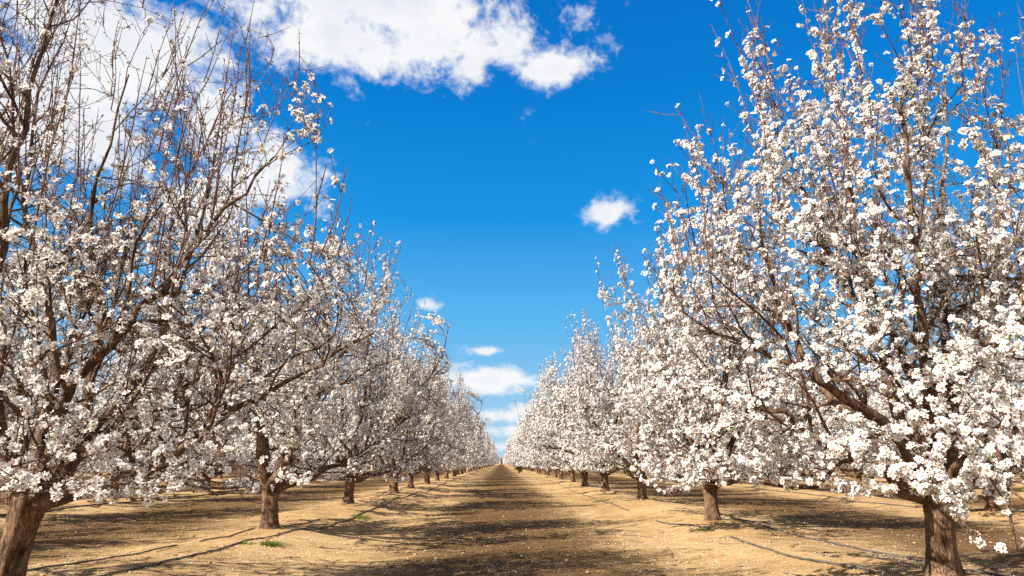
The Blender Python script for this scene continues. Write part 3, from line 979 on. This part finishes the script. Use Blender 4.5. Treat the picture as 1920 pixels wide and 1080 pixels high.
# ------------------------------------------------------------------ bushes far down the alley
def bush(name, x, y, w, h, material, label, cat, seed, n=900, leaf=0.28):
    r = np.random.default_rng(seed)
    e = bpy.data.objects.new(name, None); COL.objects.link(e)
    e.location = (x, y, tz(x, y)); tag(e, label, cat)
    lines = []
    for i in range(9):
        a = r.uniform(0, 6.28); p = np.array([0, 0, -0.05 * h]); q = [p]
        for s in range(4):
            p = p + np.array([math.cos(a) * w * .09, math.sin(a) * w * .09, h * 0.2]) + r.normal(0, 0.03 * w, 3)
            q.append(p)
        lines.append((0, 0, np.array(q), np.linspace(0.03 * h, 0.008 * h, 5)))
    b = Buf(); lines_to(b, lines, 6, 0); tag(obj('stems', b.mesh('stems', [LIMB], True), e), kind='stuff')
    d = r.normal(0, 1, (n, 3)); d /= np.linalg.norm(d, axis=1, keepdims=True)
    rad = r.uniform(0.25, 1, n) ** 0.5 * (1 + 0.18 * np.sin(d[:, 0] * 5 + 1) + 0.14 * np.sin(d[:, 2] * 7))
    C = d * rad[:, None] * np.array([w / 2, w / 2, h * 0.45]) + np.array([0, 0, h * 0.52])
    nn = r.normal(0, 1, (n, 3)); nn /= np.linalg.norm(nn, axis=1, keepdims=True)
    b = Buf(); flowers_mesh(b, C, nn, seed, leaf, 2)
    tag(obj('foliage', b.mesh('foliage', [material]), e), kind='stuff')
bush('bare_tree', 0.4, 1000, 9.5, 8.0, FARLEAF, 'dark bare tree standing alone at the far end of the alley', 'tree', 3, 1500, 1.0)
bush('dry_shrub', 2.15, 84, 1.5, 2.0, DRYBUSH, 'dry tan shrub in front of the far right row', 'shrub', 5, 900, 0.16)

# ------------------------------------------------------------------ irrigation hoses
def hose(xy, label, rad=0.011, bury=()):
    xy = np.array(xy, float)
    t = np.concatenate([[0], np.cumsum(np.linalg.norm(np.diff(xy, axis=0), axis=1))])
    n = max(12, int(t[-1] / 0.16))
    tt = np.linspace(0, t[-1], n)
    # smooth path through the given points
    m = np.gradient(xy, t, axis=0)
    j = np.clip(np.searchsorted(t, tt, 'right') - 1, 0, len(t) - 2)
    hh = (t[j + 1] - t[j]); u = (tt - t[j]) / hh
    h00 = 2 * u**3 - 3 * u**2 + 1; h10 = u**3 - 2 * u**2 + u; h01 = -2 * u**3 + 3 * u**2; h11 = u**3 - u**2
    q = h00[:, None] * xy[j] + (h10 * hh)[:, None] * m[j] + h01[:, None] * xy[j + 1] + (h11 * hh)[:, None] * m[j + 1]
    q[:, 0] += 0.02 * np.sin(q[:, 1] * 1.3 + xy[0, 0]) + 0.012 * np.sin(q[:, 1] * 3.1)
    z = terrain(q[:, 0], q[:, 1]) + rad * 0.75 + 0.006
    for (a, b_) in bury:
        z -= 0.07 * np.clip(np.minimum(q[:, 1] - a, b_ - q[:, 1]) / 0.25, 0, 1)
    P = np.concatenate([q, z[:, None]], 1)
    b = Buf(); tubes(b, P[None], np.full((1, n), rad), 8, 0)
    tag(obj('irrigation_hose', b.mesh('irrigation_hose', [HOSE], True)), label, 'hose', 'drip irrigation hoses along the tree rows')
hose([(-3.62, 4.0), (-3.6, 7.4), (-3.52, 9.2), (-3.45, 10.8), (-3.2, 13), (-3.05, 16), (-3.1, 20), (-3.0, 26), (-3.1, 40), (-3.0, 90)],
     'black irrigation hose on the alley side of the left row, passing a green grass tuft', 0.0115)
hose([(-4.7, 4.0), (-4.52, 7.3), (-4.35, 9.0), (-4.12, 11.0), (-3.75, 13.2), (-3.65, 16), (-3.9, 22), (-4.2, 34), (-4.2, 70)],
     'black irrigation hose on the outer side of the left row, behind the second trunk', 0.0095, [(9.6, 10.2), (11.8, 12.4), (14.5, 21)])
hose([(4.75, 4.5), (4.68, 7.9), (4.62, 9.5), (4.6, 11.6), (4.5, 13.6), (4.2, 15.2), (4.3, 20), (4.5, 40), (4.5, 80)],
     'black irrigation hose lying behind the nearest right trunk on the outer side of that row', 0.0125, [(14.5, 19)])
hose([(3.45, 5.5), (3.42, 7.4), (3.3, 8.6), (3.3, 9.6), (3.42, 10.6), (3.5, 11.3), (3.45, 12.0), (3.15, 13.4), (3.05, 16), (3.0, 30), (3.0, 80)],
     'dusty black hose surfacing from the sand on the alley side of the right row', 0.0125, [(10.75, 11.75), (14.2, 17)])
hose([(12.4, 9), (12.1, 15), (10.9, 19.5), (10.8, 24), (11.0, 40), (10.8, 80)],
     'black irrigation hose along the second row on the right', 0.016)
hose([(-10.7, 9), (-10.8, 16), (-10.6, 24), (-10.7, 40), (-10.7, 80)],
     'black irrigation hose along the second row on the left', 0.016)

# ------------------------------------------------------------------ weeds
def tuft(x, y, w, h, n, label, seed):
    r = np.random.default_rng(seed)
    px = np.clip(r.normal(0, w * 0.33, n), -w * .55, w * .55); py = np.clip(r.normal(0, w * 0.26, n), -w * .45, w * .45)
    z = terrain(px + x, py + y) - tz(x, y)
    base = np.stack([px, py, z - 0.01], 1)
    d = np.stack([r.normal(0, 0.55, n), r.normal(0, 0.55, n), np.ones(n)], 1); d /= np.linalg.norm(d, axis=1, keepdims=True)
    l = (h * r.uniform(0.5, 1.15, n))[:, None]
    sd = np.cross(d, r.normal(0, 1, (n, 3))); sd /= np.linalg.norm(sd, axis=1, keepdims=True)
    wd = 0.0045
    bend = np.stack([d[:, 0], d[:, 1], -0.25 * np.ones(n)], 1) * l * 0.35
    V = np.stack([base - sd * wd, base + sd * wd, base + d * l * .6 + sd * wd * .8, base + d * l * .6 - sd * wd * .8, base + d * l + bend], 1).reshape(-1, 3)
    i = (np.arange(n) * 5)[:, None]
    b = Buf(); b.add(V, [i + np.array([[0, 1, 2, 3]]), i + np.array([[3, 2, 4]])], 0)
    o = obj('grass_tuft', b.mesh('grass_tuft', [GRASS])); o.location = (x, y, tz(x, y))
    tag(o, label, 'grass', 'green weeds on the berms')
tuft(-3.05, 9.75, 0.26, 0.09, 260, 'bright green grass tuft beside the hose on the left berm', 1)
tuft(-3.42, 9.75, 0.22, 0.05, 120, 'thin green weeds growing along the black hose left of the bright tuft', 2)
tuft(-2.95, 15.2, 0.34, 0.09, 220, 'green weeds at the foot of the left berm between second and third trunks', 3)
tuft(3.3, 11.7, 0.26, 0.06, 130, 'small green weed beside the buried hose on the right berm', 4)
tuft(-4.6, 8.2, 0.22, 0.06, 90, 'faint green weed near the outer hose at the lower left', 5)
tuft(2.95, 21.0, 0.4, 0.10, 150, 'small green weed on the right berm farther back before the third trunk', 6)

# ------------------------------------------------------------------ litter: petals, clods, chips, sticks
def scatter_xy(r, n, near=6.6, far=60):
    y = near * (far / near) ** r.uniform(0, 1, n)
    x = r.uniform(-1, 1, n) * (y * 0.80 + 0.5)
    return x, y
def petals():
    r = np.random.default_rng(21)
    x, y = scatter_xy(r, 36000)
    w = np.exp(0.9 * clump(np.stack([x, y, 0 * x], 1) * 0.35, 4))
    d = np.abs((x / 7.7 + 0.5) % 1.0 - 0.5) * 7.7
    w *= 0.6 + 1.2 * np.exp(-((d - 2.6) / 1.0) ** 2)
    k = r.uniform(0, 1, len(x)) < w / np.percentile(w, 88)
    x, y = x[k], y[k]; n = len(x)
    N = np.stack([r.normal(0, 0.3, n), r.normal(0, 0.3, n), np.ones(n)], 1); N /= np.linalg.norm(N, axis=1, keepdims=True)
    U, W = frames(N, r)
    s = r.uniform(0.006, 0.0115, n)[:, None]
    C = np.stack([x, y, terrain(x, y) + 0.007], 1)
    V = np.stack([C - U * s, C + W * s * .7 + N * s * .3, C + U * s, C - W * s * .7 + N * s * .3], 1).reshape(-1, 3)
    b = Buf(); b.add(V, [(np.arange(n) * 4)[:, None] + np.arange(4)[None]], 0)
    tag(obj('fallen_petals', b.mesh('fallen_petals', [PETAL])), 'white petals scattered over the sandy soil', 'petals', kind='stuff')
petals()
def lumps_mesh(name, n, smin, smax, material, label, seed, alley=None, flat=0.7, far=45):
    r = np.random.default_rng(seed)
    x, y = scatter_xy(r, n, 6.6, far)
    if alley is not None:
        c = np.round(x / 7.7) * 7.7 + 0.1
        x = c + r.normal(0, alley, n)
    s = smin * (smax / smin) ** (r.uniform(0, 1, n) ** 2.2)
    ico = np.array([(1, 0, 0), (0, 1, 0), (-1, 0, 0), (0, -1, 0), (0.5, 0.5, .75), (-0.55, 0.45, .8), (-.45, -.5, .7), (.5, -.45, .8), (0, 0, -.5)], float)
    fc = [(0, 1, 4), (1, 2, 5), (2, 3, 6), (3, 0, 7), (1, 5, 4), (2, 6, 5), (3, 7, 6), (0, 4, 7), (4, 5, 6), (4, 6, 7), (1, 0, 8), (2, 1, 8), (3, 2, 8), (0, 3, 8)]
    a = r.uniform(0, 6.28, n)
    st = r.uniform(0.7, 1.7, n)
    V = ico[None] * (1 + r.normal(0, 0.2, (n, 9, 1)))
    X = V[:, :, 0] * st[:, None]; Yv = V[:, :, 1]; Z = V[:, :, 2] * flat
    co, si = np.cos(a)[:, None], np.sin(a)[:, None]
    V = np.stack([X * co - Yv * si, X * si + Yv * co, Z], 2) * s[:, None, None]
    V += np.stack([x, y, terrain(x, y) + s * 0.12], 1)[:, None]
    b = Buf()
    F = ((np.arange(n) * 9)[:, None, None] + np.array(fc)[None]).reshape(-1, 3)
    b.add(V.reshape(-1, 3), [F], 0)
    tag(obj(name, b.mesh(name, [material])), label, 'litter', kind='stuff')
lumps_mesh('soil_clods', 4200, 0.004, 0.026, CLOD, 'small clods of dry tan soil lying on the ground', 31, None, 0.75, 40)
lumps_mesh('bark_chips', 16000, 0.006, 0.028, CHIP, 'dark bark chips and hulls along the middle of the alleys', 32, 0.75, 0.35, 50)
def sticks():
    r = np.random.default_rng(41)
    n = 420
    x, y = scatter_xy(r, n, 6.8, 40)
    k = np.abs(x) < 30
    a = r.uniform(0, 6.28, n); l = r.uniform(0.08, 0.5, n)
    b = Buf(); P = []; RD = []
    for i in range(n):
        q = []
        px, py = x[i], y[i]; aa = a[i]
        for s in range(5):
            q.append((px, py, tz(px, py) + 0.01 + 0.008 * r.uniform(0, 1)))
            aa += r.normal(0, 0.3); px += math.cos(aa) * l[i] / 4; py += math.sin(aa) * l[i] / 4
        P.append(q); RD.append(np.linspace(0.006, 0.003, 5))
    tubes(b, np.array(P), np.array(RD), 5, 0)
    tag(obj('dry_sticks', b.mesh('dry_sticks', [STICK])), 'thin dry prunings lying on the sandy soil', 'litter', kind='stuff')
sticks()
